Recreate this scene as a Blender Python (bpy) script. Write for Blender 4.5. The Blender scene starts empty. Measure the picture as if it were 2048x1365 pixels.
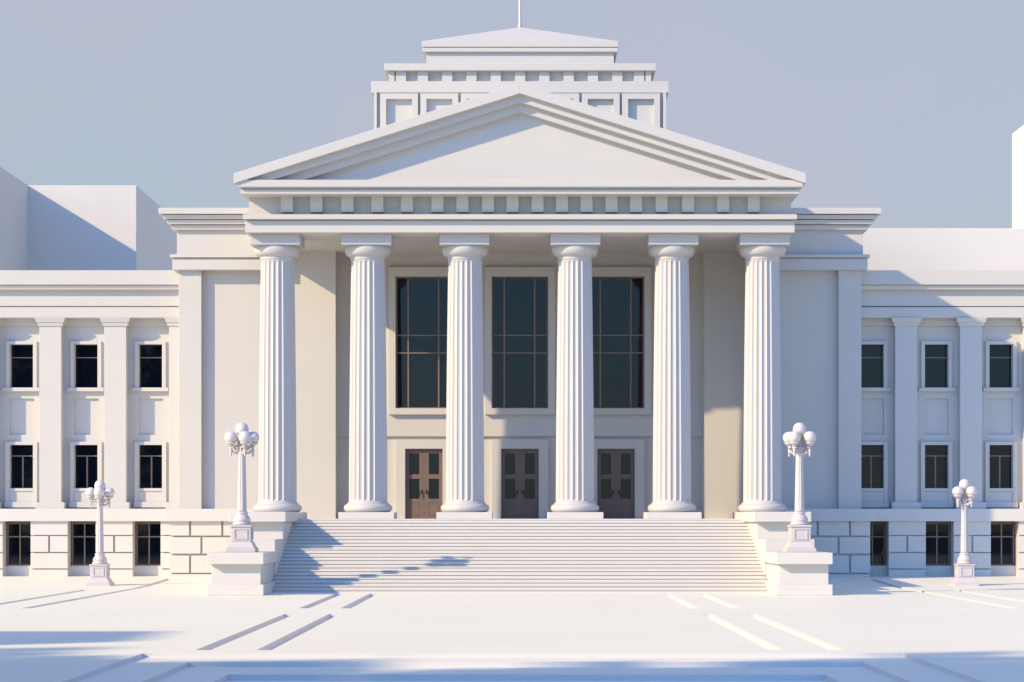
import bpy, math, random
from mathutils import Vector
PI = math.pi
sc = bpy.context.scene
COL = sc.collection
random.seed(4)

# ---------------------------------------------------------------- measures
F, CX, HY, EYE = 4500.0, 1040.0, 1038.0, 3.0       # lens in picture units, axis, eye height (= portico floor)
def X(px, D): return (px - CX) * D / F
def Z(py, D): return EYE + (HY - py) * D / F

D_STEP0, D_STEP1 = 91.0, 101.0        # foot and head of the stairs (metres from the camera)
D_COL = 103.95
D_ENT = 102.4                         # face of the architrave
D_PAV = 109.2                         # face of the corner pilasters
D_BACK = 110.8                        # rear wall of the portico
D_WING = 110.2                        # face of the wing pilasters

# ---------------------------------------------------------------- materials
def mat(name, base, rough=0.6, var=0.02, bump=0.0, scale=1.2, spec=0.35, metallic=0.0):
    m = bpy.data.materials.new(name); m.use_nodes = True
    nt = m.node_tree; b = nt.nodes['Principled BSDF']
    b.inputs['Roughness'].default_value = rough
    b.inputs['Metallic'].default_value = metallic
    b.inputs['Specular IOR Level'].default_value = spec
    tc = nt.nodes.new('ShaderNodeTexCoord')
    n = nt.nodes.new('ShaderNodeTexNoise'); n.inputs['Scale'].default_value = scale
    n.inputs['Detail'].default_value = 6; n.inputs['Roughness'].default_value = 0.6
    nt.links.new(tc.outputs['Object'], n.inputs['Vector'])
    r = nt.nodes.new('ShaderNodeValToRGB')
    r.color_ramp.elements[0].position = 0.3; r.color_ramp.elements[1].position = 0.7
    r.color_ramp.elements[0].color = tuple(max(0, c * (1 - var)) for c in base) + (1,)
    r.color_ramp.elements[1].color = tuple(min(1, c * (1 + var)) for c in base) + (1,)
    nt.links.new(n.outputs['Fac'], r.inputs['Fac'])
    nt.links.new(r.outputs['Color'], b.inputs['Base Color'])
    if bump:
        n2 = nt.nodes.new('ShaderNodeTexNoise'); n2.inputs['Scale'].default_value = 9
        n2.inputs['Detail'].default_value = 5
        nt.links.new(tc.outputs['Object'], n2.inputs['Vector'])
        bp = nt.nodes.new('ShaderNodeBump'); bp.inputs['Strength'].default_value = bump
        bp.inputs['Distance'].default_value = 0.02
        nt.links.new(n2.outputs['Fac'], bp.inputs['Height'])
        nt.links.new(bp.outputs['Normal'], b.inputs['Normal'])
    return m
M_WALL = mat('white_plaster', (0.565, 0.547, 0.515), 0.62, 0.015, 0.04, 0.5)
M_STONE = mat('white_stone', (0.625, 0.60, 0.56), 0.55, 0.015, 0.03, 0.8)
M_COL = mat('column_stone', (0.52, 0.50, 0.485), 0.42, 0.012, 0.0, 0.8, 0.45)
M_GROUND = mat('white_paving', (0.79, 0.765, 0.65), 0.6, 0.02, 0.04, 0.15)
M_BLOCK = mat('white_render', (0.70, 0.665, 0.61), 0.7, 0.02, 0.03, 0.2)
M_RISER = mat('toned_riser_paving', (0.64, 0.62, 0.63), 0.6, 0.02, 0.03, 0.5)  # paving toned down on upright faces to hold back their sunlit brightness
M_GLASS = mat('dark_glass', (0.003, 0.006, 0.012), 0.03, 0.02, 0.0, 0.4, 0.34)
M_BRONZE = mat('bronze_bars', (0.23, 0.165, 0.125), 0.45, 0.05, 0.0, 2.0)
M_WOOD = mat('brown_door_paint', (0.175, 0.125, 0.11), 0.5, 0.05, 0.0, 3.0)
M_IRON = mat('dark_iron', (0.05, 0.045, 0.045), 0.35, 0.05, 0.0, 3.0, 0.5, 0.6)
M_LAMP = mat('white_cast_iron', (0.55, 0.515, 0.51), 0.45, 0.015, 0.0, 4.0, 0.45)
M_GLOBE = mat('white_globe_glass', (0.61, 0.58, 0.57), 0.35, 0.01, 0.0, 4.0, 0.5)

# ---------------------------------------------------------------- mesh builder
class MB:
    def __init__(s): s.v = []; s.f = []; s.smooth = []; s.mi = {}
    def add(s, vs, fs, smooth=False):
        o = len(s.v); s.v += [tuple(v) for v in vs]
        s.f += [tuple(i + o for i in f) for f in fs]; s.smooth += [smooth] * len(fs)
        return s
    def box(s, x0, x1, y0, y1, z0, z1): return s.frust(z0, (x0, x1, y0, y1), z1, (x0, x1, y0, y1))
    def frust(s, z0, r0, z1, r1):
        (a, b, c, d), (e, f, g, h) = r0, r1
        a, b = min(a, b), max(a, b); e, f = min(e, f), max(e, f)
        c, d = min(c, d), max(c, d); g, h = min(g, h), max(g, h)
        if z0 > z1: z0, z1 = z1, z0; a, b, c, d, e, f, g, h = e, f, g, h, a, b, c, d
        vs = [(a, c, z0), (b, c, z0), (b, d, z0), (a, d, z0), (e, g, z1), (f, g, z1), (f, h, z1), (e, h, z1)]
        return s.add(vs, [(3, 2, 1, 0), (4, 5, 6, 7), (0, 1, 5, 4), (1, 2, 6, 5), (2, 3, 7, 6), (3, 0, 4, 7)])
    def prism(s, poly, y0, y1):                         # poly of (x, z), anticlockwise seen from -y
        n = len(poly)
        vs = [(x, y0, z) for x, z in poly] + [(x, y1, z) for x, z in poly]
        fs = [tuple(range(n)), tuple(range(2 * n - 1, n - 1, -1))]
        fs += [(i, i + n, (i + 1) % n + n, (i + 1) % n) for i in range(n)]
        return s.add(vs, fs)
    def lathe(s, prof, n=32, c=(0, 0, 0), smooth=True, rfun=None, caps=True):
        vs = []
        for r, z in prof:
            for k in range(n):
                a = 2 * PI * k / n
                rr = rfun(r, z, k, a) if rfun else r
                vs.append((c[0] + rr * math.cos(a), c[1] + rr * math.sin(a), c[2] + z))
        fs = []
        for i in range(len(prof) - 1):
            for k in range(n):
                k2 = (k + 1) % n
                fs.append((i * n + k, i * n + k2, (i + 1) * n + k2, (i + 1) * n + k))
        s.add(vs, fs, smooth)
        if caps:
            o = len(s.v) - len(vs)
            s.f.append(tuple(o + k for k in range(n - 1, -1, -1))); s.smooth.append(False)
            t = o + (len(prof) - 1) * n
            s.f.append(tuple(t + k for k in range(n))); s.smooth.append(False)
        return s
    def tube(s, pts, rad, n=8):
        pts = [Vector(p) for p in pts]; vs = []
        for i, p in enumerate(pts):
            t = (pts[min(i + 1, len(pts) - 1)] - pts[max(i - 1, 0)]).normalized()
            u = t.cross(Vector((0.31, 0.87, 0.13))).normalized(); w = t.cross(u)
            r = rad[i] if isinstance(rad, (list, tuple)) else rad
            for k in range(n):
                a = 2 * PI * k / n
                vs.append(p + u * math.cos(a) * r + w * math.sin(a) * r)
        fs = [(i * n + k, i * n + (k + 1) % n, (i + 1) * n + (k + 1) % n, (i + 1) * n + k)
              for i in range(len(pts) - 1) for k in range(n)]
        fs += [tuple(range(n - 1, -1, -1)), tuple((len(pts) - 1) * n + k for k in range(n))]
        return s.add(vs, fs, True)
    def ball(s, c, r, n=16, sz=1.0):
        m = n // 2
        prof = [(max(1e-4, r * math.sin(PI * i / m)), -r * sz * math.cos(PI * i / m)) for i in range(m + 1)]
        return s.lathe(prof, n, c)
    def relief(s, base, rects, pt, extra_u=(), extra_v=()):
        """one stepped sheet: base (u0,u1,v0,v1); rects (u0,u1,v0,v1,depth), later ones win; pt maps (u,v,d)"""
        u0, u1, v0, v1 = base
        us = sorted({round(q, 5) for q in [u0, u1, *extra_u] + [e for r in rects for e in r[:2]] if u0 <= q <= u1})
        vs_ = sorted({round(q, 5) for q in [v0, v1, *extra_v] + [e for r in rects for e in r[2:4]] if v0 <= q <= v1})
        def dep(i, j):
            cu = (us[i] + us[i + 1]) / 2; cv = (vs_[j] + vs_[j + 1]) / 2; d = 0.0
            for r in rects:
                if r[0] < cu < r[1] and r[2] < cv < r[3]: d = r[4]
            return d
        nu, nv = len(us) - 1, len(vs_) - 1
        dm = [[dep(i, j) for j in range(nv)] for i in range(nu)]
        q = lambda a, b, c, d: s.add([pt(*a), pt(*b), pt(*c), pt(*d)], [(0, 1, 2, 3)])
        for i in range(nu):
            for j in range(nv):
                d = dm[i][j]; a, b, c, e = us[i], us[i + 1], vs_[j], vs_[j + 1]
                q((a, c, d), (b, c, d), (b, e, d), (a, e, d))
                if i + 1 < nu and abs(dm[i + 1][j] - d) > 1e-6:
                    f = dm[i + 1][j]; s.mi[len(s.f)] = 1; q((b, c, d), (b, c, f), (b, e, f), (b, e, d))
                if j + 1 < nv and abs(dm[i][j + 1] - d) > 1e-6:
                    f = dm[i][j + 1]; s.mi[len(s.f)] = 1; q((a, e, d), (b, e, d), (b, e, f), (a, e, f))
        return s
    def build(s, name, material, parent=None, at=None, origin=None, bevel=0.0, second=None):
        """vertices are world coordinates minus `at`; the object stands at `at`"""
        at = Vector(at) if at is not None else Vector((0, 0, 0))
        org = Vector(origin) if origin is not None else at       # where the object's origin goes
        sh = at - org
        me = bpy.data.meshes.new(name)
        me.from_pydata([(v[0] + sh.x, v[1] + sh.y, v[2] + sh.z) for v in s.v], [], s.f)
        me.polygons.foreach_set('use_smooth', s.smooth); me.update()
        me.materials.append(material)
        if second:
            me.materials.append(second)
            for k in s.mi: me.polygons[k].material_index = 1
        o = bpy.data.objects.new(name, me); COL.objects.link(o)
        if parent: o.parent = parent; o.location = org - world(parent)
        else: o.location = org
        if bevel:
            b = o.modifiers.new('edge', 'BEVEL'); b.width = bevel; b.segments = 2; b.limit_method = 'ANGLE'
            b.angle_limit = math.radians(50); b.harden_normals = False
        return o
def world(o):
    p = Vector((0, 0, 0))
    while o: p = p + o.location; o = o.parent
    return p
def tag(o, label=None, cat=None, group=None, kind=None):
    for k, v in (('label', label), ('category', cat), ('group', group), ('kind', kind)):
        if v: o[k] = v
    return o
def thing(name, label, cat, loc, group=None):
    o = bpy.data.objects.new(name, None); COL.objects.link(o); o.location = loc
    o.empty_display_size = 0.3
    return tag(o, label, cat, group)
def copy_part(o, parent, loc):                        # a part with its sub-parts
    c = o.copy(); COL.objects.link(c); c.parent = parent; c.location = Vector(loc) - world(parent)
    for ch in o.children:
        d = ch.copy(); COL.objects.link(d); d.parent = c; d.location = ch.location.copy()
    return c

# ================================================================ the plaza
rects = []
G = 0.34                                              # groove width
def groove(xl, y0, y1, d=0.15, w=G): rects.append((xl - w / 2, xl + w / 2, y0, y1, d))
for sgn in (-1, 1):
    for x in (7.25, 5.85): groove(sgn * x, 75.4, 90.3); groove(sgn * x, 51.4, 71.0)
    groove(sgn * 16.55, 75.4, 106.5); groove(sgn * 18.3, 75.4, 95.0)
    groove(sgn * 16.55, 51.4, 71.0); groove(sgn * 18.3, 51.4, 71.0)
# shallow paving joints across the square
for y in (71.05, 75.3): rects.append((-120, 120, y - 0.03, y + 0.03, 0.03))
rects.append((-120, -12.4, 98.9, 98.96, 0.03)); rects.append((12.4, 120, 98.9, 98.96, 0.03))
# the stepped sunken basin nearest the camera
rects += [(-8.42, 8.55, 38, 50.2, 0.09), (-7.15, 7.4, 38.5, 48.5, 0.19), (-5.98, 6.25, 39, 46.1, 0.31)]
def smooth(t): t = max(0, min(1, t)); return t * t * (3 - 2 * t)
def gpt(u, v, d): return (u, v, 0.18 * smooth((v - 97) / 12) - d)
mb = MB(); mb.relief((-400, 400, -300, 700), rects, gpt, extra_v=[97 + k for k in range(13)])
tag(mb.build('plaza', M_GROUND, second=M_RISER), kind='structure')

M_DARKGROUND = mat('dark_bounce_cut', (0.07, 0.072, 0.078), 0.85, 0.15, 0.3, 2.0)
st_ = MB().box(-400, 400, -300, 35.0, -0.05, 0.004)  # unseen dark ground, added to cut light bounced onto the facade
tag(st_.build('dark_ground', M_DARKGROUND), kind='structure')

# ================================================================ the building
B = thing('civic_building', 'white classical public building with six fluted columns, a plain pediment and broad front stairs',
          'building', (0, D_STEP1, 0))
sx = (-1, 1)

# ---- stairs
h = EYE / 21; tr = (D_STEP1 - D_STEP0) / 20
SW = 10.155
landing = MB()
landing.box(-SW, SW, D_STEP1 - 0.02, D_BACK + 0.1, EYE - 0.06, EYE).box(-SW, SW, D_STEP1, D_BACK + 0.1, EYE - h, EYE - 0.06)
stair = landing.build('staircase', M_STONE, B, origin=(0, D_STEP1, EYE))
st = MB().box(-SW, SW, -0.012, tr + 0.06, h - 0.045, h).box(-SW, SW, 0.08, tr, h - 0.072, h - 0.045).box(-SW, SW, 0.0, tr, -0.002, h - 0.072)
step0 = None
for i in range(20):
    loc = Vector((0, D_STEP0 + i * tr, i * h))
    if step0 is None: step0 = st.build('step', M_STONE, stair, at=loc)
    else:
        c = step0.copy(); COL.objects.link(c); c.location = loc - world(stair)
MB().box(-SW + 0.02, SW - 0.02, D_STEP1 + 0.3, D_BACK, 0, EYE - h - 0.002).build('podium', M_STONE, B)

# ---- stair cheeks: stepped pedestals
for s in sx:
    def bx(x0, x1, *r): return (min(s * x0, s * x1), max(s * x0, s * x1), *r)
    p = MB().box(*bx(10.17, 12.1, 88.25, 92.9, 0.41, 1.23)).build('pedestal', M_STONE, B, origin=(s * 11.1, 90, 0), bevel=0.015)
    MB().box(*bx(10.02, 12.22, 87.9, 93.0, 0.0, 0.42)).build('pedestal_base', M_STONE, p, bevel=0.02)
    MB().box(*bx(10.02, 12.22, 87.9, 93.05, 1.22, 1.67)).build('pedestal_cap', M_STONE, p, bevel=0.02)
    c = MB().box(*bx(10.14, 12.2, 96.3, 105.4, 0, 2.87)).build('cheek_wall', M_STONE, B, origin=(s * 11.1, 100, 0), bevel=0.015)
    MB().box(*bx(10.12, 12.18, 93.0, 96.4, 0, 2.15)).build('stepped_block', M_STONE, c, bevel=0.02)
    MB().box(*bx(9.98, 12.42, 95.9, 105.5, 2.865, 3.30)).build('coping', M_STONE, c, bevel=0.025)

# ---- columns
zcap = Z(465.4, D_ENT)                                # underside of the architrave
Hc = zcap - 3.30                                      # from the plinth top
NF, SUB = 22, 10
def flute(r, z, k, a):
    t = (k % SUB) / SUB
    if t < 0.001: return r
    w = math.sin(PI * t)
    return r * (1 - 0.078 * w ** 0.7)
z0s, z1s = 0.50, Hc - 1.12
def shaft_r(t): return 0.885 - 0.11 * (t ** 1.5)
prof = []
for i in range(15):
    t = i / 14; prof.append((shaft_r(t), z0s + (z1s - z0s) * t))
shaft = MB()
n = NF * SUB
def rf(r, z, k, a):
    e = min(1, (z - z0s) / 0.10, (z1s - z) / 0.14)
    return r + (flute(r, z, k, a) - r) * max(0, e)
prof2 = [prof[0], (prof[0][0], z0s + 0.10)] + prof[1:-1] + [(prof[-1][0], z1s - 0.14), prof[-1]]
shaft.lathe(prof2, n, rfun=rf, smooth=False)
colm = shaft.build('column', M_COL, B, at=(-11.2, D_COL, 3.30))
def arc(cx, cz, rx, rz, a0, a1, k): return [(cx + rx * math.cos(math.radians(a0 + (a1 - a0) * i / k)), cz + rz * math.sin(math.radians(a0 + (a1 - a0) * i / k))) for i in range(k + 1)]
base = MB().lathe([(0.95, 0)] + arc(0.92, 0.19, 0.20, 0.19, -90, 75, 10) + [(0.955, 0.39), (0.945, 0.43), (0.90, 0.47), (0.886, 0.50)], 64)
base.build('column_base', M_COL, colm, at=(-11.2, D_COL, 3.30))
cap = MB().lathe([(0.774, z1s), (0.80, z1s + 0.02), (0.81, z1s + 0.08), (0.80, z1s + 0.12), (0.84, z1s + 0.16)]
                 + arc(0.80, Hc - 0.63, 0.28, 0.33, -75, 40, 10) + [(0.96, Hc - 0.44)], 64)
cap.build('capital', M_COL, colm, at=(-11.2, D_COL, 3.30))
MB().box(-1.14, 1.14, -1.14, 1.14, Hc - 0.5, Hc - 0.001).build('abacus', M_COL, colm, at=(-11.2, D_COL, 3.30), bevel=0.02)
for x in (-7.02, -2.54, 2.54, 7.02, 11.2): copy_part(colm, B, (x, D_COL, 3.30))
for x in (-7.02, -2.54, 2.54, 7.02):
    MB().box(x - 1.27, x + 1.27, D_COL - 1.27, D_COL + 1.27, EYE, 3.30).build('plinth', M_STONE, B, origin=(x, D_COL, EYE), bevel=0.015)

# ---- entablature of the portico
yb = D_BACK + 0.3
def band(mbx, py0, py1, D, hw, yback=None):
    mbx.box(-hw, hw, D, yback or yb, Z(py1, D), Z(py0, D)); return mbx
ent = MB(); band(ent, 441.5, 465.4, 102.4, 12.50)
ent = ent.build('entablature', M_WALL, B, origin=(0, D_ENT, zcap), bevel=0.012)
e = MB(); band(e, 429, 438.5, 102.15, 12.58); e.box(-12.42, 12.42, 102.5, yb, Z(441.6, 102.4) - 0.01, Z(438.4, 102.15) + 0.01)
e.build('taenia', M_WALL, ent, bevel=0.012)
zfr0, zfr1 = Z(429, 102.15) - 0.005, Z(388, 101.5) + 0.02
MB().box(-12.36, 12.36, 102.62, yb, zfr0, zfr1).build('frieze', M_WALL, ent)
for off in (-466, -407, -345, -285, -226, -165, -115, -64, -15, 35, 84, 133, 183, 232, 283, 336, 406, 467):
    xc = off * 102.35 / F
    t = MB().box(xc - 0.27, xc + 0.27, 102.24, 102.63, Z(420.5, 102.35), zfr1 - 0.004)
    t.frust(Z(424.5, 102.35), (xc - 0.275, xc + 0.275, 102.17, 102.63), Z(420.5, 102.35), (xc - 0.275, xc + 0.275, 102.22, 102.63))
    t.build('dentil', M_WALL, ent, origin=(xc, 102.5, Z(420, 102.35)))
cor = MB()
band(cor, 360, 373.8, 101.3, 12.74); band(cor, 379.3, 388, 101.5, 12.6)
cor.frust(Z(379.3, 101.5) - 0.002, (-12.5, 12.5, 101.62, yb), Z(373.8, 101.3) + 0.002, (-12.62, 12.62, 101.45, yb))
cor.frust(Z(393, 102.2), (-12.42, 12.42, 102.5, yb), Z(388, 101.5) + 0.002, (-12.5, 12.5, 102.25, yb))
cor.build('cornice', M_WALL, ent, bevel=0.012)

# ---- pediment and gable roof
zA = Z(167, 101.2); xt = 12.87; m = (zA - Z(347, 101.2)) / xt
def chevron(top, thick, x_end, zclip=None):
    """inverted-V band whose upper edge passes z=top on the axis"""
    if zclip is not None: x_end = min(x_end, (top - zclip) / m)
    zo = top - m * x_end
    lo = top - thick
    if zclip is not None:
        xi = (lo - zclip) / m
        return [(-x_end, zclip), (-xi, zclip), (0, lo), (xi, zclip), (x_end, zclip), (0, top)]
    return [(-x_end, zo - thick), (0, lo), (x_end, zo - thick), (x_end, zo), (0, top), (-x_end, zo)]
zc = Z(360, 101.3) - 0.02
# two convex halves each, so the faces are well behaved
def chev(mbx, top, thick, x_end, y0, y1, zclip=None):
    for s in sx:
        xe = x_end
        if zclip is not None:
            xe = min(x_end, (top - zclip) / m); xi = min(xe - 0.01, (top - thick - zclip) / m)
            poly = [(0, top - thick), (xi, zclip), (xe, zclip), (0, top)]
            if top - m * xe > zclip + 1e-4: poly = [(0, top - thick), (xi, zclip), (xe, zclip), (xe, top - m * xe), (0, top)]
        else:
            poly = [(0, top - thick), (xe, top - m * xe - thick), (xe, top - m * xe), (0, top)]
        if s < 0: poly = [(-a, b) for a, b in reversed(poly)]
        mbx.prism(poly, y0, y1)
    return mbx
ped = MB().prism([(-12.3, zc), (12.3, zc), (0, zA - 1.05)], 102.18, 103.2)
ped = ped.build('pediment', M_WALL, B, origin=(0, 102.4, zc))
rk = MB(); chev(rk, zA - 0.449, 0.33, 12.6, 101.5, 103.1, zc); rk.build('raking_moulding', M_WALL, ped)
rk = MB(); chev(rk, zA - 0.78, 0.38, 12.6, 101.83, 103.1, zc); rk.build('raking_moulding', M_WALL, ped)
rf_ = MB(); chev(rf_, zA, 0.45, xt, 101.2, 112.6); rf_.build('roof', M_WALL, B, origin=(0, 101.2, zA), bevel=0.015)
MB().prism([(-12.2, zc - 0.2), (12.2, zc - 0.2), (0, zA - 0.6)], 104, 112.4).build('gable_wall', M_WALL, B)

# ---- rear wall of the portico with its windows and doors
XI = 8.98                                             # inner corner of the side pavilions
yd = D_BACK + 0.14                                    # the wall steps back below the string line
MB().box(-XI - 0.6, XI + 0.6, D_BACK, D_BACK + 0.9, Z(873, D_BACK), zcap + 0.05).build('rear_wall', M_WALL, B)
MB().box(-XI - 0.6, XI + 0.6, yd, D_BACK + 0.9, EYE - 0.2, Z(873, D_BACK) - 0.001).build('rear_wall', M_WALL, B)
def ring(mbx, x0, x1, z0, z1, w, y0, y1, wt=None, wb=None):
    wt = w if wt is None else wt; wb = w if wb is None else wb
    mbx.box(x0, x0 + w, y0, y1, z0, z1); mbx.box(x1 - w, x1, y0, y1, z0, z1)
    if wt: mbx.box(x0 + w, x1 - w, y0, y1, z1 - wt, z1)
    if wb: mbx.box(x0 + w, x1 - w, y0, y1, z0, z0 + wb)
    return mbx
# large window (copied twice)
def great_window():
    D = D_BACK - 0.22
    hw = 70.5 * D / F; zt, zb = Z(537, D), Z(829.5, D)
    w = ring(MB(), -hw, hw, zb, zt, 0.345, D, D_BACK + 0.02, 0.40, 0.31)
    w.box(-hw - 0.03, hw + 0.03, D - 0.03, D_BACK + 0.01, zt, zt + 0.06)
    o = w.build('great_window', M_WALL, B, at=(0, 0, 0), origin=(0, D_BACK, zb), bevel=0.01)
    gw = hw - 0.345; gb, gt = zb + 0.31, zt - 0.40
    MB().box(-gw, gw, D_BACK - 0.025, D_BACK + 0.005, gb, gt).build('pane', M_GLASS, o)
    ring(MB(), -gw, gw, gb, gt, 0.085, D_BACK - 0.09, D_BACK - 0.02, None, 0.05).build('sash', M_WOOD, o)
    bars = MB(); D2 = D_BACK - 0.05
    for px in (-31.5, 29.5):
        x = px * D2 / F; bars.box(x - 0.033, x + 0.033, D2 - 0.035, D2 + 0.03, gb + 0.051, gt - 0.086)
    for py in (671.5, 706.5):
        z = Z(py, D2); bars.box(-gw + 0.086, gw - 0.086, D2 - 0.03, D2 + 0.032, z - 0.028, z + 0.028)
    bars.build('glazing_bars', M_BRONZE, o)
    return o
gwin = great_window()
XW = 192 * D_BACK / F
gl = world(gwin)
for s in sx: copy_part(gwin, B, (s * XW, gl.y, gl.z))
# double door (copied twice)
def double_door():
    D = yd - 0.24
    zt = Z(879, D); hw = 57 * D / F; dw = 37.5 * D / F; dz = Z(898, D)
    s_ = MB().box(-hw, -dw, D, yd + 0.01, EYE - 0.002, zt).box(dw, hw, D, yd + 0.01, EYE - 0.002, zt).box(-dw, dw, D, yd + 0.01, dz, zt)
    o = s_.build('entrance_door', M_WALL, B, origin=(0, yd, EYE), bevel=0.01)
    yl = yd - 0.05
    for s in sx:
        a, b = (0.004, dw - 0.002) if s > 0 else (-dw + 0.002, -0.004)
        u = D / F; k = (b - a)
        pl, pr = a + 0.22 * k, b - 0.22 * k
        if s > 0: pl, pr = a + 0.25 * k, b - 0.20 * k
        else: pl, pr = a + 0.20 * k, b - 0.25 * k
        zz = [(Z(949, yl), Z(907, yl)), (Z(998, yl), Z(958, yl))]
        zp = (Z(1032.5, yl), Z(1006, yl))
        rects = [(pl, pr, q0, q1, 0.035) for q0, q1 in zz]
        g = 0.022
        rects += [(pl, pr, zp[0], zp[1], 0.02), (pl + g, pr - g, zp[0] + g, zp[1] - g, 0.004)]
        leaf = MB().relief((a, b, EYE + 0.004, dz - 0.002), rects, lambda uu, v, d: (uu, yl + d, v))
        lo = leaf.build('door_leaf', M_WOOD, o)
        pn = MB()
        for q0, q1 in zz: pn.box(pl, pr, yl + 0.028, yl + 0.05, q0, q1)
        pn.build('pane', M_GLASS, o)
        hx = s * 0.115
        hd = MB(); zh = Z(985, yl)
        hd.tube([(hx, yl + 0.01, zh + 0.06), (hx, yl - 0.09, zh + 0.06), (hx + s * 0.09, yl - 0.10, zh + 0.06), (hx + s * 0.10, yl - 0.10, zh), (hx + s * 0.10, yl - 0.10, zh - 0.22)], 0.022, 8)
        hd.box(hx - 0.035, hx + 0.035, yl - 0.012, yl + 0.005, zh - 0.08, zh + 0.12)
        hd.build('handle', M_IRON, o)
    return o
door = double_door(); dl = world(door)
for s in sx: copy_part(door, B, (s * XW, dl.y, dl.z))

# ---- side pavilions flanking the portico
XO = 16.57
ZPT = Z(416, D_PAV - 0.84)
for s in sx:
    def rc(o, xi=None, yb=113.0):
        a, b = s * (XO + o), s * (11.75 if xi is None else xi)
        return (min(a, b), max(a, b), D_PAV - o, yb)
    ab = lambda a, b: (min(s * a, s * b), max(s * a, s * b))
    # main wall: panel plane, with the inner return to the rear wall
    w = MB().box(*ab(XI, XO - 0.05), D_PAV + 0.35, 113, EYE - 0.3, ZPT - 0.3)
    pav = w.build('pavilion_wall', M_WALL, B, origin=(s * 13, D_PAV, 0))
    if s > 0:  # hidden wall added on the right only, blocks stray sun on the wing
        MB().box(11.1, 11.6, 104.92, D_PAV + 0.4, EYE - 0.1, zcap + 0.02).build('sun_block_wall', M_WALL, pav)
    pl = MB().box(*ab(15.46, XO), D_PAV, 112.9, Z(1018.5, D_PAV - .5), Z(539, D_PAV))
    pl.build('corner_pilaster', M_WALL, pav, bevel=0.012)
    en = MB()
    def tier(p0, p1, o0, o1=None):
        o1 = o0 if o1 is None else o1            # p0 = upper edge, p1 = lower edge
        en.frust(Z(p1, D_PAV - o1), rc(o1), Z(p0, D_PAV - o0), rc(o0))
    tier(416, 428, 0.84)
    tier(427.9, 430, 0.50); tier(430, 438.2, 0.70, 0.64); tier(438.1, 440.2, 0.34); tier(440.2, 448.8, 0.52, 0.46); tier(448.7, 450.8, 0.18); tier(450.8, 460.0, 0.33, 0.27)
    en.build('cornice', M_WALL, pav, bevel=0.012)
    en = MB(); tier(460, 510, 0.07); en.build('frieze', M_WALL, pav)
    en = MB(); tier(509, 515.3, 0.36); tier(515.2, 517.2, 0.14); tier(517.2, 540, 0.26); en.build('architrave', M_WALL, pav, bevel=0.012)
    en = MB(); Db = D_PAV - 0.57
    en.box(*ab(12.43, XO + 0.62), Db, 113, Z(1043, Db), Z(1018, Db)); en.build('belt_course', M_STONE, pav, bevel=0.02)
    # rusticated base: running bond of big blocks
    Dr = D_PAV - 0.37; xo = XO + 0.37; zt = Z(1042, Dr)
    rects = []; gv = [(1071.5, 1075), (1107.5, 1111.5), (1146, 1149)]
    for a, b in gv: rects.append((-30, 30, Z(b, Dr), Z(a, Dr), 0.18))
    tops = [1042, 1075, 1111.5]; bots = [1071.5, 1107.5, 1146]
    for k in range(3):
        off = [0.98, 1.53, 0.98][k]
        x = xo - off
        while x > 12.2:
            c = s * x; rects.append((c - 0.05, c + 0.05, Z(bots[k], Dr), Z(tops[k], Dr), 0.18)); x -= 1.56
    a, b = ab(12.15, xo)
    r = MB().relief((a, b, -0.1, zt), rects, lambda u, v, d: (u, Dr + d, v))
    # outer side of the base
    for k, (t0, b0) in enumerate(((1042, 1071.5), (1075, 1107.5), (1111.5, 1146), (1149, 1175))):
        r.box(*ab(xo - 0.3, xo), Dr + 0.185, 113, Z(b0, Dr), Z(t0, Dr))
    r.box(*ab(xo - 0.4, xo - 0.11), Dr + 0.19, 113, -0.1, zt)
    r.build('rusticated_base', M_STONE, pav)
    MB().box(*ab(12.0, XO + 0.80), D_PAV - 0.80, 113.0, ZPT - 0.08, ZPT - 0.01).build('roof', M_WALL, pav)

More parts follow.
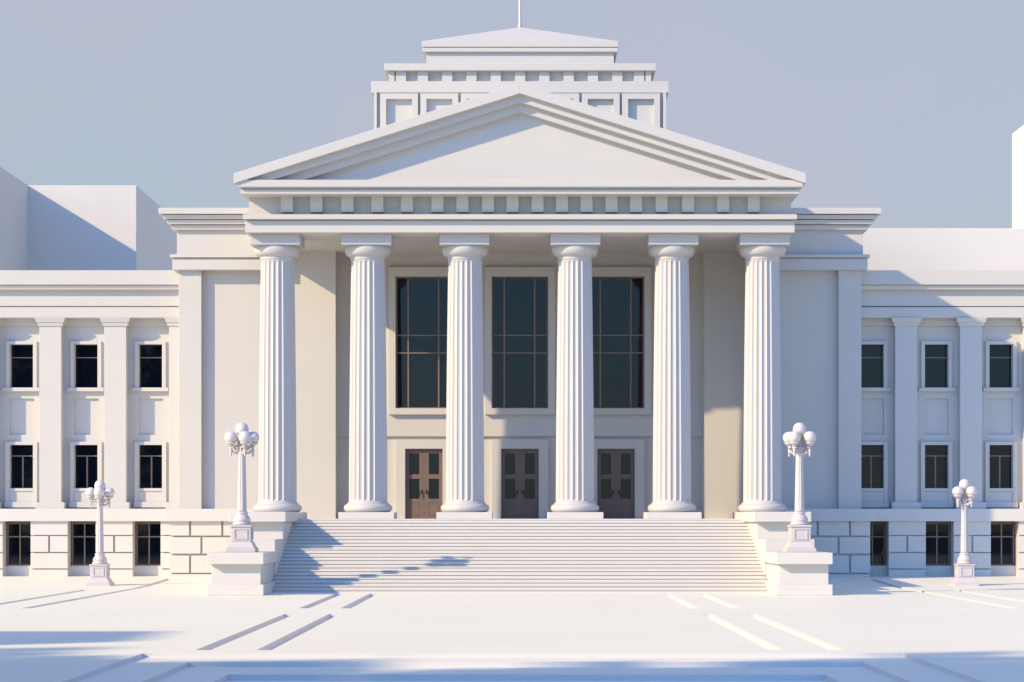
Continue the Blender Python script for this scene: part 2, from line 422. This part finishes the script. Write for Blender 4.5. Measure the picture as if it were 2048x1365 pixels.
# ---- wings
ZW = lambda py, o=0.0: Z(py, D_WING - o)
WP = D_WING + 0.62                                     # wall plane between the pilasters
def build_window(kind):
    """one wing window at x=0; returns the surround with its sub-parts"""
    w = MB(); D = WP
    u = D / F
    if kind == 'upper':
        f0, f1, g0, g1 = 683, 777, 689.5, 776
        hw, gw, y0 = 31 * u, 23.5 * u, WP - 0.15
        w.box(-hw, -gw, y0, WP + 0.34, Z(776, D), Z(f0, D)); w.box(gw, hw, y0, WP + 0.34, Z(776, D), Z(f0, D))
        w.box(-gw, gw, y0, WP + 0.34, Z(g0, D), Z(f0, D))
        o = w.build('upper_window', M_WALL, B, origin=(0, WP, Z(776, D)), bevel=0.012)
        MB().box(-36.5 * u, 36.5 * u, WP - 0.22, WP + 0.34, Z(783.5, D), Z(776, D) - 0.001).build('sill', M_WALL, o, bevel=0.012)
        yg = WP + 0.30
        MB().box(-gw, gw, yg, yg + 0.03, Z(776, D), Z(g0, D)).build('pane', M_GLASS, o)
        z = Z(716, yg)
        MB().box(-gw, gw, yg - 0.04, yg - 0.001, z - 0.025, z + 0.025).build('glazing_bar', M_BRONZE, o)
        return o
    if kind == 'lower':
        hw, gw, y0 = 32 * u, 23.5 * u, WP - 0.16
        w.box(-hw, -gw, y0, WP + 0.34, Z(1004, D), Z(884, D)); w.box(gw, hw, y0, WP + 0.34, Z(1004, D), Z(884, D))
        w.box(-gw, gw, y0, WP + 0.34, Z(890.5, D), Z(884, D))
        w.box(-gw, gw, y0, WP + 0.34, Z(983, D), Z(977, D))
        w.box(-gw, gw, y0 + 0.05, WP + 0.3, Z(1004, D), Z(983, D) - 0.001)
        o = w.build('lower_window', M_WALL, B, origin=(0, WP, Z(977, D)), bevel=0.012)
        MB().box(-hw - 0.03, hw + 0.03, y0 - 0.06, WP + 0.2, Z(1015.5, D), Z(1004, D) - 0.001).build('sill', M_WALL, o, bevel=0.012)
        yg = WP + 0.26
        MB().box(-gw, gw, yg, yg + 0.03, Z(977, D), Z(890.5, D)).build('pane', M_GLASS, o)
        z = Z(912.5, yg)
        b = MB().box(-gw, gw, yg - 0.045, yg - 0.001, z - 0.028, z + 0.028)
        b.box(-0.035, 0.035, yg - 0.04, yg - 0.002, Z(977, D), z - 0.028)
        b.build('glazing_bar', M_BRONZE, o)
        return o
    # basement
    D = D_WING + 0.45; gw = 23 * u
    zt, zb = Z(1045.5, D), Z(1132, D)
    o = ring(MB(), -gw - 0.07, gw + 0.07, zb, zt, 0.08, D, D + 0.1).build('basement_window', M_WOOD, B, origin=(0, D, zb))
    MB().box(-gw, gw, D + 0.06, D + 0.09, zb + 0.08, zt - 0.08).build('pane', M_GLASS, o)
    z = Z(1074, D)
    b = MB().box(-gw, gw, D + 0.005, D + 0.059, z - 0.03, z + 0.03)
    b.box(-0.032, 0.032, D + 0.01, D + 0.058, zb + 0.08, zt - 0.08)
    b.build('glazing_bar', M_BRONZE, o)
    return o
protos = {k: build_window(k) for k in ('upper', 'lower', 'basement')}
used = set()
def place_window(kind, x):
    p = protos[kind]; l = world(p)
    if kind not in used: used.add(kind); p.location.x += x
    else: copy_part(p, B, (x, l.y, l.z))
pil0 = None
def place_pilaster(x):
    global pil0
    if pil0: l = world(pil0); copy_part(pil0, B, (x, l.y, l.z)); return
    hw = 22 * D_WING / F; zb, zt = Z(1018.3, D_WING - .4), Z(637, D_WING)
    p = MB().box(-hw, hw, D_WING, WP + 0.02, zb, zt)
    pil0 = p.build('pilaster', M_WALL, B, origin=(0, D_WING, zb), bevel=0.012)
    c = MB()
    c.frust(Z(652.5, D_WING), (-hw - 0.06, hw + 0.06, D_WING - 0.05, WP + 0.01), Z(645.5, D_WING), (-hw - 0.10, hw + 0.10, D_WING - 0.09, WP + 0.01))
    c.frust(Z(645.5, D_WING), (-hw - 0.13, hw + 0.13, D_WING - 0.12, WP + 0.01), Z(636.2, D_WING), (-hw - 0.21, hw + 0.21, D_WING - 0.19, WP + 0.01))
    c.build('pilaster_capital', M_WALL, pil0)
    MB().box(-hw - 0.17, hw + 0.17, D_WING - 0.15, WP + 0.01, zb, Z(1005, D_WING)).build('pilaster_base', M_WALL, pil0, bevel=0.012)
    pil0.location.x += x
for s in sx:
    xe = s * 46.0                                     # far end, well outside the frame
    xi = s * 16.4
    a, b = min(xe, xi), max(xe, xi)
    pitch = 129.65 * D_WING / F
    if s < 0: px0 = X(360, D_WING); wx0 = X(301.5, WP)
    else: px0 = X(1812.5, D_WING) - pitch; wx0 = X(1743.5, WP)
    N = 9
    pils = [px0 + s * pitch * k for k in range(N)]
    wins = [wx0 + s * pitch * k for k in range(N)]
    u = WP / F
    rects = []
    for xw in wins:
        rects.append((xw - 23.4 * u, xw + 23.4 * u, Z(776, WP), Z(689.5, WP), 0.36))
        rects.append((xw - 24.5 * u, xw + 24.5 * u, Z(870, WP), Z(797.5, WP), 0.12))
        rects.append((xw - 23.4 * u, xw + 23.4 * u, Z(1004, WP), Z(890.5, WP), 0.36))
    wall = MB().relief((a, b, Z(1020, WP), Z(630, WP)), rects, lambda uu, v, d: (uu, WP + d, v))
    wing = wall.build('wing_wall', M_WALL, B, origin=(xi, WP, 0))
    for k in range(N):
        if abs(pils[k]) < 44 and abs(pils[k]) > 16.2: place_pilaster(pils[k])
        if abs(wins[k]) < 44:
            place_window('upper', wins[k]); place_window('lower', wins[k])
    MB().box(a, b, WP - 0.14, WP + 0.1, Z(652.5, WP), Z(634, WP)).build('wall_band', M_WALL, wing)
    e = MB().box(a, b, D_WING - 0.1, 115.3, ZW(635.8, .1), ZW(614.8, .1)); e.build('architrave', M_WALL, wing, bevel=0.012)
    e = MB().box(a, b, D_WING, 115.3, ZW(612.6, .0), ZW(578, .33)); e.box(a, b, D_WING + 0.15, 115.3, ZW(614.8, .1) + 0.001, ZW(612.6, .0) + 0.002); e.build('frieze', M_WALL, wing)
    e = MB().frust(ZW(579.5, .33), (a, b, D_WING - 0.28, 115.3), ZW(571, .36), (a, b, D_WING - 0.36, 115.3))
    e.box(a, b, D_WING - 0.45, 115.35, ZW(569.8, .45), ZW(541, .45))
    e.box(a, b, D_WING - 0.12, 115.3, ZW(571.2, .36) - 0.003, ZW(569.3, .45) + 0.002)
    e.build('cornice', M_WALL, wing, bevel=0.012)
    Db = D_WING - 0.45
    MB().box(a, b, Db, 115.2, Z(1043, Db), Z(1018, Db)).build('belt_course', M_STONE, wing, bevel=0.02)
    # basement with rusticated piers
    Dr = D_WING - 0.3; rects = []; zt = Z(1042, Dr)
    pw = 37 * Dr / F
    for y0, y1 in ((1070.3, 1072.6), (1104.3, 1106.8), (1137.3, 1139.6)): rects.append((-60, 60, Z(y1, Dr), Z(y0, Dr), 0.16))
    for xp in pils: rects.append((xp - 0.05, xp + 0.05, Z(1104.5, Dr), Z(1072.5, Dr), 0.16))
    gaps = [(pils[k] + pils[k + 1]) / 2 for k in range(N - 1)]
    gaps.append(pils[0] - s * pitch / 2) if s < 0 else None
    for xg in gaps:
        g = pitch / 2 - pw
        rects.append((xg - g, xg + g, -1, zt + 1, 0.95))
        rects.append((xg - g, xg + g, -1, Z(1132, Dr + .6), 0.66))
        if s > 0 or xg < -17: place_window('basement', xg)
    MB().relief((a, b, -0.1, zt), rects, lambda uu, v, d: (uu, Dr + d, v)).build('rusticated_base', M_STONE, wing)
    MB().box(a, b, WP + 0.8, 115.1, 0, ZW(560)).build('wing_core', M_WALL, wing)

# ---- main block behind the pavilions
MB().box(-9.5, 9.5, 111.8, 127, 0, ZPT - 0.25).build('main_block', M_WALL, B)

# ---- stepped attic tower with flagpole
DA = 112.0; DC = DA + 7.26
def sq(hw, D=None): return (-hw, hw, DC - hw, DC + hw)
hw1 = 291.5 * DA / F
at_ = MB().box(*sq(hw1), 15.0, Z(184, DA))
att = at_.build('attic', M_WALL, B, origin=(0, DA, 15.0))
pan = MB(); zt, zb = Z(189, DA), 16.5
for k in range(7):                                    # framed panels, thin dark slots between them
    xc = (k - 3) * 80.5 * DA / F; w = 37.8 * DA / F
    y = DC - hw1
    ring(pan, xc - w, xc + w, zb, zt, 12 * DA / F, y - 0.26, y + 0.01, 11 * DA / F, 0.2)
pan.build('panel_frame', M_WALL, att)
for s in sx:
    x0 = s * (hw1 - 0.14)
    MB().box(min(x0, s * hw1), max(x0, s * hw1), DC - hw1 - 0.26, DC - hw1, zb, zt + 0.1).build('corner_strip', M_WALL, att, origin=(x0, DC - hw1, zb))
D1 = DC - 297.5 * 111.6 / F
hb1 = 297.5 * D1 / F
MB().box(*sq(hb1), Z(186, D1), Z(163, D1)).build('lower_cornice', M_WALL, att, bevel=0.012)
hw2 = 263 * 112.4 / F; D2 = DC - hw2
t2 = MB().box(*sq(hw2 - 0.22), Z(163, D1) - 0.02, Z(140, D2))
pit = 48.6 * D2 / F
for k in range(11):
    xc = (k - 5) * pit; hwp = 10.3 * D2 / F
    if k in (0, 10): xc += (0.12 if k == 0 else -0.12)
    t2.box(xc - hwp, xc + hwp, D2, D2 + 0.25, Z(163, D1) - 0.01, Z(140, D2))
for s in sx:
    a, b = s * (5 * pit + 8 * D2 / F), s * hw2
    t2.box(min(a, b) , max(a, b) , D2 - 0.004, DC + hw2, Z(163, D1) - 0.01, Z(140, D2) - 0.003)
t2.build('arcade_storey', M_WALL, att)
hb2 = 272.5 * 112.1 / F; Db2 = DC - hb2
MB().box(*sq(hb2), Z(141.2, Db2), Z(127, Db2)).build('upper_cornice', M_WALL, att, bevel=0.012)
hw3 = 187.5 * 114.5 / F; D3 = DC - hw3
MB().box(*sq(hw3), Z(127, Db2) - 0.02, Z(102, D3)).build('top_storey', M_WALL, att)
hb3 = 196 * 114.3 / F; Db3 = DC - hb3
e = MB().box(*sq(hb3 - 0.03), Z(103.5, Db3), Z(95.6, Db3)); e.box(*sq(hb3 - 0.12), Z(95.7, Db3), Z(94.1, Db3)); e.box(*sq(hb3), Z(94.2, Db3), Z(82, Db3))
e.build('eaves', M_WALL, att, bevel=0.012)
zr = Z(82, Db3) - 0.01; zap = Z(55, DC)
r = MB(); q = hb3 - 0.02
r.add([(-q, DC - q, zr), (q, DC - q, zr), (q, DC + q, zr), (-q, DC + q, zr), (0, DC, zap)], [(0, 1, 4), (1, 2, 4), (2, 3, 4), (3, 0, 4), (3, 2, 1, 0)])
r.build('hipped_roof', M_WALL, att)
fp = MB().lathe([(0.11, -0.2), (0.11, 0.1), (0.075, 0.2), (0.05, 5.5), (0.04, 5.6)], 16, (0, DC, zap))
fp.ball((0, DC, zap + 5.7), 0.12, 12)
fp.build('flagpole', M_LAMP, att)

# ================================================================ street lamps
def lamp(name, loc, label, rot=0.0, scale=1.0):
    o = thing(name, label, 'street lamp', loc, 'five-globe lamps in front of the building')
    pl = MB()
    pl.box(-0.60, 0.60, -0.60, 0.60, 0.0, 0.16)
    pl.frust(0.16, (-0.56, 0.56, -0.56, 0.56), 0.42, (-0.42, 0.42, -0.42, 0.42))
    pl.box(-0.40, 0.40, -0.40, 0.40, 0.42, 1.0)
    pl.box(-0.44, 0.44, -0.44, 0.44, 1.0, 1.08)
    plo = pl.build('plinth', M_LAMP, o, at=loc, bevel=0.02)
    pn = MB()
    for s in sx:
        for ax in (0, 1):
            ring_ = [(-0.27, -0.23, 0.50, 0.94), (0.23, 0.27, 0.50, 0.94), (-0.23, 0.23, 0.50, 0.54), (-0.23, 0.23, 0.90, 0.94)]
            for x0, x1, z0, z1 in ring_:
                if ax == 0: pn.box(x0, x1, s * 0.395, s * 0.43, z0, z1)
                else: pn.box(s * 0.395, s * 0.43, x0, x1, z0, z1)
    pn.build('plinth_panel', M_LAMP, plo, at=loc)
    bell = MB().lathe([(0.36, 1.08), (0.38, 1.12), (0.37, 1.17), (0.31, 1.20), (0.34, 1.24), (0.345, 1.30), (0.31, 1.38), (0.24, 1.48), (0.215, 1.52), (0.25, 1.55), (0.255, 1.58), (0.20, 1.61)], 32)
    bell.build('bell_base', M_LAMP, o, at=loc)
    def fl(r, z, k, a): return r * (1 - (0.13 if k % 4 in (1, 2) else 0.0)) if 1.75 < z < 3.85 else r
    sh = MB().lathe([(0.195, 1.6), (0.19, 1.72), (0.19, 1.78), (0.178, 2.4), (0.165, 3.0), (0.15, 3.8), (0.15, 3.88), (0.165, 3.92), (0.18, 3.96), (0.15, 4.0), (0.17, 4.10), (0.20, 4.2), (0.13, 4.3), (0.11, 4.6), (0.15, 4.64), (0.10, 4.68)], 40, rfun=fl)
    sh.build('shaft', M_LAMP, o, at=loc)
    for k in range(4):
        a = rot + k * PI / 2
        c, s = math.cos(a), math.sin(a)
        P = lambda r, z, t=0.0: (r * c - t * s, r * s + t * c, z)
        arm = MB()
        arm.tube([P(0.10, 4.02), P(0.20, 3.96), P(0.32, 3.97), P(0.42, 4.06), P(0.455, 4.18), P(0.455, 4.28)], [0.055, 0.05, 0.045, 0.04, 0.04, 0.045], 8)
        # leafy scrolls
        pts = []
        for i in range(15):
            an = i / 14 * 2.2 * PI; rr = 0.105 * (1 - i / 20)
            pts.append(P(0.26 + rr * math.cos(an), 4.17 + rr * math.sin(an)))
        arm.tube(pts, 0.026, 6)
        pts = []
        for i in range(11):
            an = i / 10 * 1.7 * PI + 1.2; rr = 0.07 * (1 - i / 18)
            pts.append(P(0.455 + rr * math.cos(an), 4.02 + rr * math.sin(an)))
        arm.tube(pts, 0.022, 6)
        for t, r_, z_, q_ in ((0.10, 0.22, 4.17, 0.06), (-0.10, 0.22, 4.17, 0.06), (0.06, 0.38, 4.20, 0.055), (-0.06, 0.38, 4.20, 0.055), (0, 0.13, 4.22, 0.08), (0.05, 0.45, 4.17, 0.045), (-0.05, 0.45, 4.17, 0.045)):
            arm.ball(P(r_, z_, t), q_, 8)
        for t in (-0.07, 0.07):
            arm.ball(P(0.15, 4.08, t), 0.06, 8); arm.ball(P(0.34, 4.05, t * 0.6), 0.04, 8)
        arm.lathe([(0.001, 3.80), (0.035, 3.84), (0.045, 3.90), (0.03, 3.96), (0.05, 4.0), (0.06, 4.06), (0.04, 4.12)], 10, P(0.455, 0))
        arm.lathe([(0.05, 4.22), (0.09, 4.26), (0.15, 4.32), (0.20, 4.35), (0.205, 4.385), (0.14, 4.40)], 16, P(0.455, 0))
        arm.build('arm', M_LAMP, o, at=loc)
        gl = MB().lathe([(0.10, 4.37), (0.17, 4.40), (0.225, 4.45), (0.258, 4.53), (0.262, 4.60), (0.245, 4.68), (0.205, 4.75), (0.14, 4.80), (0.07, 4.825), (0.002, 4.83)], 20, P(0.455, 0))
        gl.build('globe', M_GLOBE, o, at=loc)
    MB().lathe([(0.10, 4.66), (0.17, 4.69), (0.23, 4.75), (0.265, 4.84), (0.27, 4.92), (0.25, 5.02), (0.205, 5.10), (0.14, 5.155), (0.07, 5.18), (0.002, 5.185)], 24).build('globe', M_GLOBE, o, at=loc)
    o.scale = (scale,) * 3
    return o
rot0 = math.radians(22)
lamp('street_lamp', (X(484, 90.2), 90.2, 1.67), 'white five-globe lamp on the pedestal at the shadowed left side of the stairs', rot0)
lamp('street_lamp', (X(1599, 90.2), 90.2, 1.67), 'white five-globe lamp on the pedestal at the sunlit right side of the stairs', rot0 + 0.6)
lamp('street_lamp', (X(200, 100.2), 100.2, 0.0), 'white five-globe lamp on the pavement before the sunlit left wing', rot0 - 0.3, 0.91)
lamp('street_lamp', (X(1929, 100.2), 100.2, 0.0), 'white five-globe lamp on the pavement before the blue-shaded right wing', rot0 + 0.25, 0.92)

# ================================================================ plain blocks behind and around
def block(name, label, r, ztop, parapet=0.0):
    x0, x1, y0, y1 = r
    m_ = MB().box(x0, x1, y0, y1, 0, ztop)
    o = m_.build(name, M_BLOCK, origin=((x0 + x1) / 2, (y0 + y1) / 2, 0), bevel=0.03)
    return tag(o, label, 'building')
block('background_block', 'plain windowless white block cut off by the left edge of the picture', (-62, -32.8, 117, 149.99), Z(371, 150))
block('background_block', 'plain windowless white block with a diagonal shadow across its front, behind the left wing', (-48, X(273, 150), 150, 168), Z(371, 150) - 0.01)
block('background_block', 'long low plain white block rising just above the right wing', (14.5, 32.7, 116.2, 145), Z(457, 116.2))
block('background_block', 'tall plain white block at the right edge of the picture', (X(2024, 150), 60, 118, 150), Z(268, 150))
block('shade_tower', 'slim plain white tower added out of view on the left to shade the square', (-66, -58.4, 27, 32), 30.0)  # unseen, added to cast the shadow band on the left paving

# unseen rows of open-crowned poplars, added left of the square to dapple its near end
M_LEAF = mat('poplar_leaves', (0.09, 0.12, 0.05), 0.6, 0.3, 0.0, 0.6)
M_BARK = mat('bark', (0.18, 0.14, 0.11), 0.8, 0.2, 0.0, 3.0)
def poplar(x, y, H, label):
    o = thing('shade_poplar', label, 'tree', (x, y, 0), 'poplars added to shade the square')
    t = MB().tube([(0, 0, -0.1), (0.1, 0, H * 0.3), (-0.1, 0.1, H * 0.65), (0, 0, H * 0.93)], [0.45, 0.34, 0.2, 0.05], 10)
    for k in range(16):
        z = H * (0.25 + 0.62 * k / 16); a = k * 2.4; r = 2.6 * math.sin(PI * min(1, (1 - z / H) * 1.25 + 0.1)) + 0.6
        t.tube([(0, 0, z), (r * 0.5 * math.cos(a), r * 0.5 * math.sin(a), z + r * 0.7), (r * math.cos(a), r * math.sin(a), z + r * 1.6)], [0.10, 0.06, 0.02], 5)
    t.build('trunk', M_BARK, o, at=(x, y, 0))
    c = MB()
    for k in range(2200):
        f = random.random() ** 0.8
        z = H * (0.16 + 0.84 * f)
        R_ = 3.4 * math.sin(PI * min(0.97, 0.12 + 0.85 * f)) ** 0.7
        rr = R_ * math.sqrt(random.random()); a = random.random() * 2 * PI
        p = Vector((rr * math.cos(a), rr * math.sin(a), z))
        u = Vector((random.gauss(0, 1), random.gauss(0, 1), random.gauss(0, 1))).normalized()
        w = u.cross(Vector((random.gauss(0, 1), random.gauss(0, 1), random.gauss(0, 1)))).normalized()
        q = random.uniform(0.18, 0.35)
        c.add([p - u * q, p + w * q * 0.6, p + u * q, p - w * q * 0.6], [(0, 1, 2, 3)])
    c.build('crown', M_LEAF, o, at=(x, y, 0))
    return o
def dup_tree(src, x, y, sc_):
    o = src.copy(); COL.objects.link(o); o.location = (x, y, 0); o.scale = (1, 1, sc_); o.rotation_euler[2] = random.random() * 6
    for ch in src.children:
        c = ch.copy(); COL.objects.link(c); c.parent = o
LT = 'tall open-crowned poplar in the unseen rows added to shade the square'
kinds = [poplar(-78 + 3.4 * k, 15 + (-3, 2, 0, 4)[k], 35.5, LT) for k in range(4)]
for k in range(4, 15): dup_tree(kinds[k % 4], -78 + 3.4 * k + random.uniform(-0.6, 0.6), 14.5 + random.uniform(-3, 3), 1 + random.uniform(-0.03, 0.03))
for k in range(13): dup_tree(kinds[(k * 3) % 4], -58 + 3.2 * k + random.uniform(-0.5, 0.5), 23.5 + random.uniform(-1.5, 1.5), 0.75 + random.uniform(-0.03, 0.02))
for k in range(11): dup_tree(kinds[(k * 3 + 1) % 4], -46 + 3.2 * k + random.uniform(-0.5, 0.5), 29.5 + random.uniform(-1, 1), 0.53 + random.uniform(-0.02, 0.02))

# ================================================================ light, sky, camera
sd = Vector((1.75, 1.0, -1.07)).normalized()
L = bpy.data.lights.new('sun', 'SUN'); L.energy = 5.0; L.angle = math.radians(0.8); L.color = (1.0, 0.775, 0.45)
lo = bpy.data.objects.new('sun', L); COL.objects.link(lo); lo.location = (-60, -30, 60)
lo.rotation_euler = sd.to_track_quat('-Z', 'Y').to_euler()
W = bpy.data.worlds.new('World'); sc.world = W; W.use_nodes = True
nt = W.node_tree; bg = nt.nodes['Background']
SKY = 0.15
sky = nt.nodes.new('ShaderNodeTexSky'); sky.sky_type = 'NISHITA'; sky.sun_disc = False
sky.sun_elevation = math.asin(-sd.z); sky.sun_rotation = math.atan2(-sd.x, -sd.y)
sky.air_density = 1.6; sky.dust_density = 0.3; sky.ozone_density = 4.0
# a pale lavender-grey haze low ahead, bluer above; tinted blue added behind the camera to cool facade shade
tcw = nt.nodes.new('ShaderNodeTexCoord'); sp = nt.nodes.new('ShaderNodeSeparateXYZ')
nt.links.new(tcw.outputs['Generated'], sp.inputs['Vector'])
mr = nt.nodes.new('ShaderNodeMapRange'); mr.interpolation_type = 'SMOOTHSTEP'
mr.inputs['From Min'].default_value = 0.3; mr.inputs['From Max'].default_value = 0.8
mr.inputs['To Min'].default_value = 0.04; mr.inputs['To Max'].default_value = 0.45
nt.links.new(sp.outputs['Z'], mr.inputs['Value'])
cn = nt.nodes.new('ShaderNodeTexNoise'); cn.inputs['Scale'].default_value = 5.0; cn.inputs['Detail'].default_value = 3
nt.links.new(tcw.outputs['Generated'], cn.inputs['Vector'])
hz = nt.nodes.new('ShaderNodeMix'); hz.data_type = 'RGBA'
HZ = ((0.370, 0.425, 0.492), (0.406, 0.425, 0.502))
hz.inputs[6].default_value = tuple(c / SKY for c in HZ[0]) + (1,)
hz.inputs[7].default_value = tuple(c / SKY for c in HZ[1]) + (1,)
cr = nt.nodes.new('ShaderNodeMapRange'); cr.inputs['From Min'].default_value = 0.4; cr.inputs['From Max'].default_value = 0.6
nt.links.new(cn.outputs['Fac'], cr.inputs['Value']); nt.links.new(cr.outputs['Result'], hz.inputs[0])
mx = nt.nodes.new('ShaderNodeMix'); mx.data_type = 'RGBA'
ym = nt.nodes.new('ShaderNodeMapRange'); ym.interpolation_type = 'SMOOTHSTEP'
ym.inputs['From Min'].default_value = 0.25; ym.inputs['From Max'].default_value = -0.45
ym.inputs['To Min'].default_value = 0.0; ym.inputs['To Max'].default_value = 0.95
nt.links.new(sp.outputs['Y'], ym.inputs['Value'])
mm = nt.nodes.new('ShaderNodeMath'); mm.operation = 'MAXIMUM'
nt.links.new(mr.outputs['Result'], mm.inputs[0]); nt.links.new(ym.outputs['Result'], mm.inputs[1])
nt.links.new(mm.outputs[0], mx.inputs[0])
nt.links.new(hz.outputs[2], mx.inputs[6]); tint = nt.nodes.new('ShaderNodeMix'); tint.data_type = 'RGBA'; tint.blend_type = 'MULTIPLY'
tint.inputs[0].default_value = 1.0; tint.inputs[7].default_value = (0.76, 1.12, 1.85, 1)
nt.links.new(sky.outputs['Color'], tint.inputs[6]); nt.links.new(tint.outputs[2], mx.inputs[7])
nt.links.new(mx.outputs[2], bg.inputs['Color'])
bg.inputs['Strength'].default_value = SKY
cam = bpy.data.cameras.new('camera'); co = bpy.data.objects.new('camera', cam); COL.objects.link(co)
cam.sensor_width = 36; cam.lens = 36 * F / 2048
co.location = (0, 0, EYE); co.rotation_euler = (PI / 2, 0, 0)
cam.shift_x = (1024 - CX) / 2048; cam.shift_y = (HY - 682.5) / 2048
cam.clip_start = 0.5; cam.clip_end = 3000
sc.camera = co
sc.view_settings.view_transform = 'Standard'; sc.view_settings.look = 'None'
sc.view_settings.exposure = 0.25; sc.view_settings.gamma = 1.0
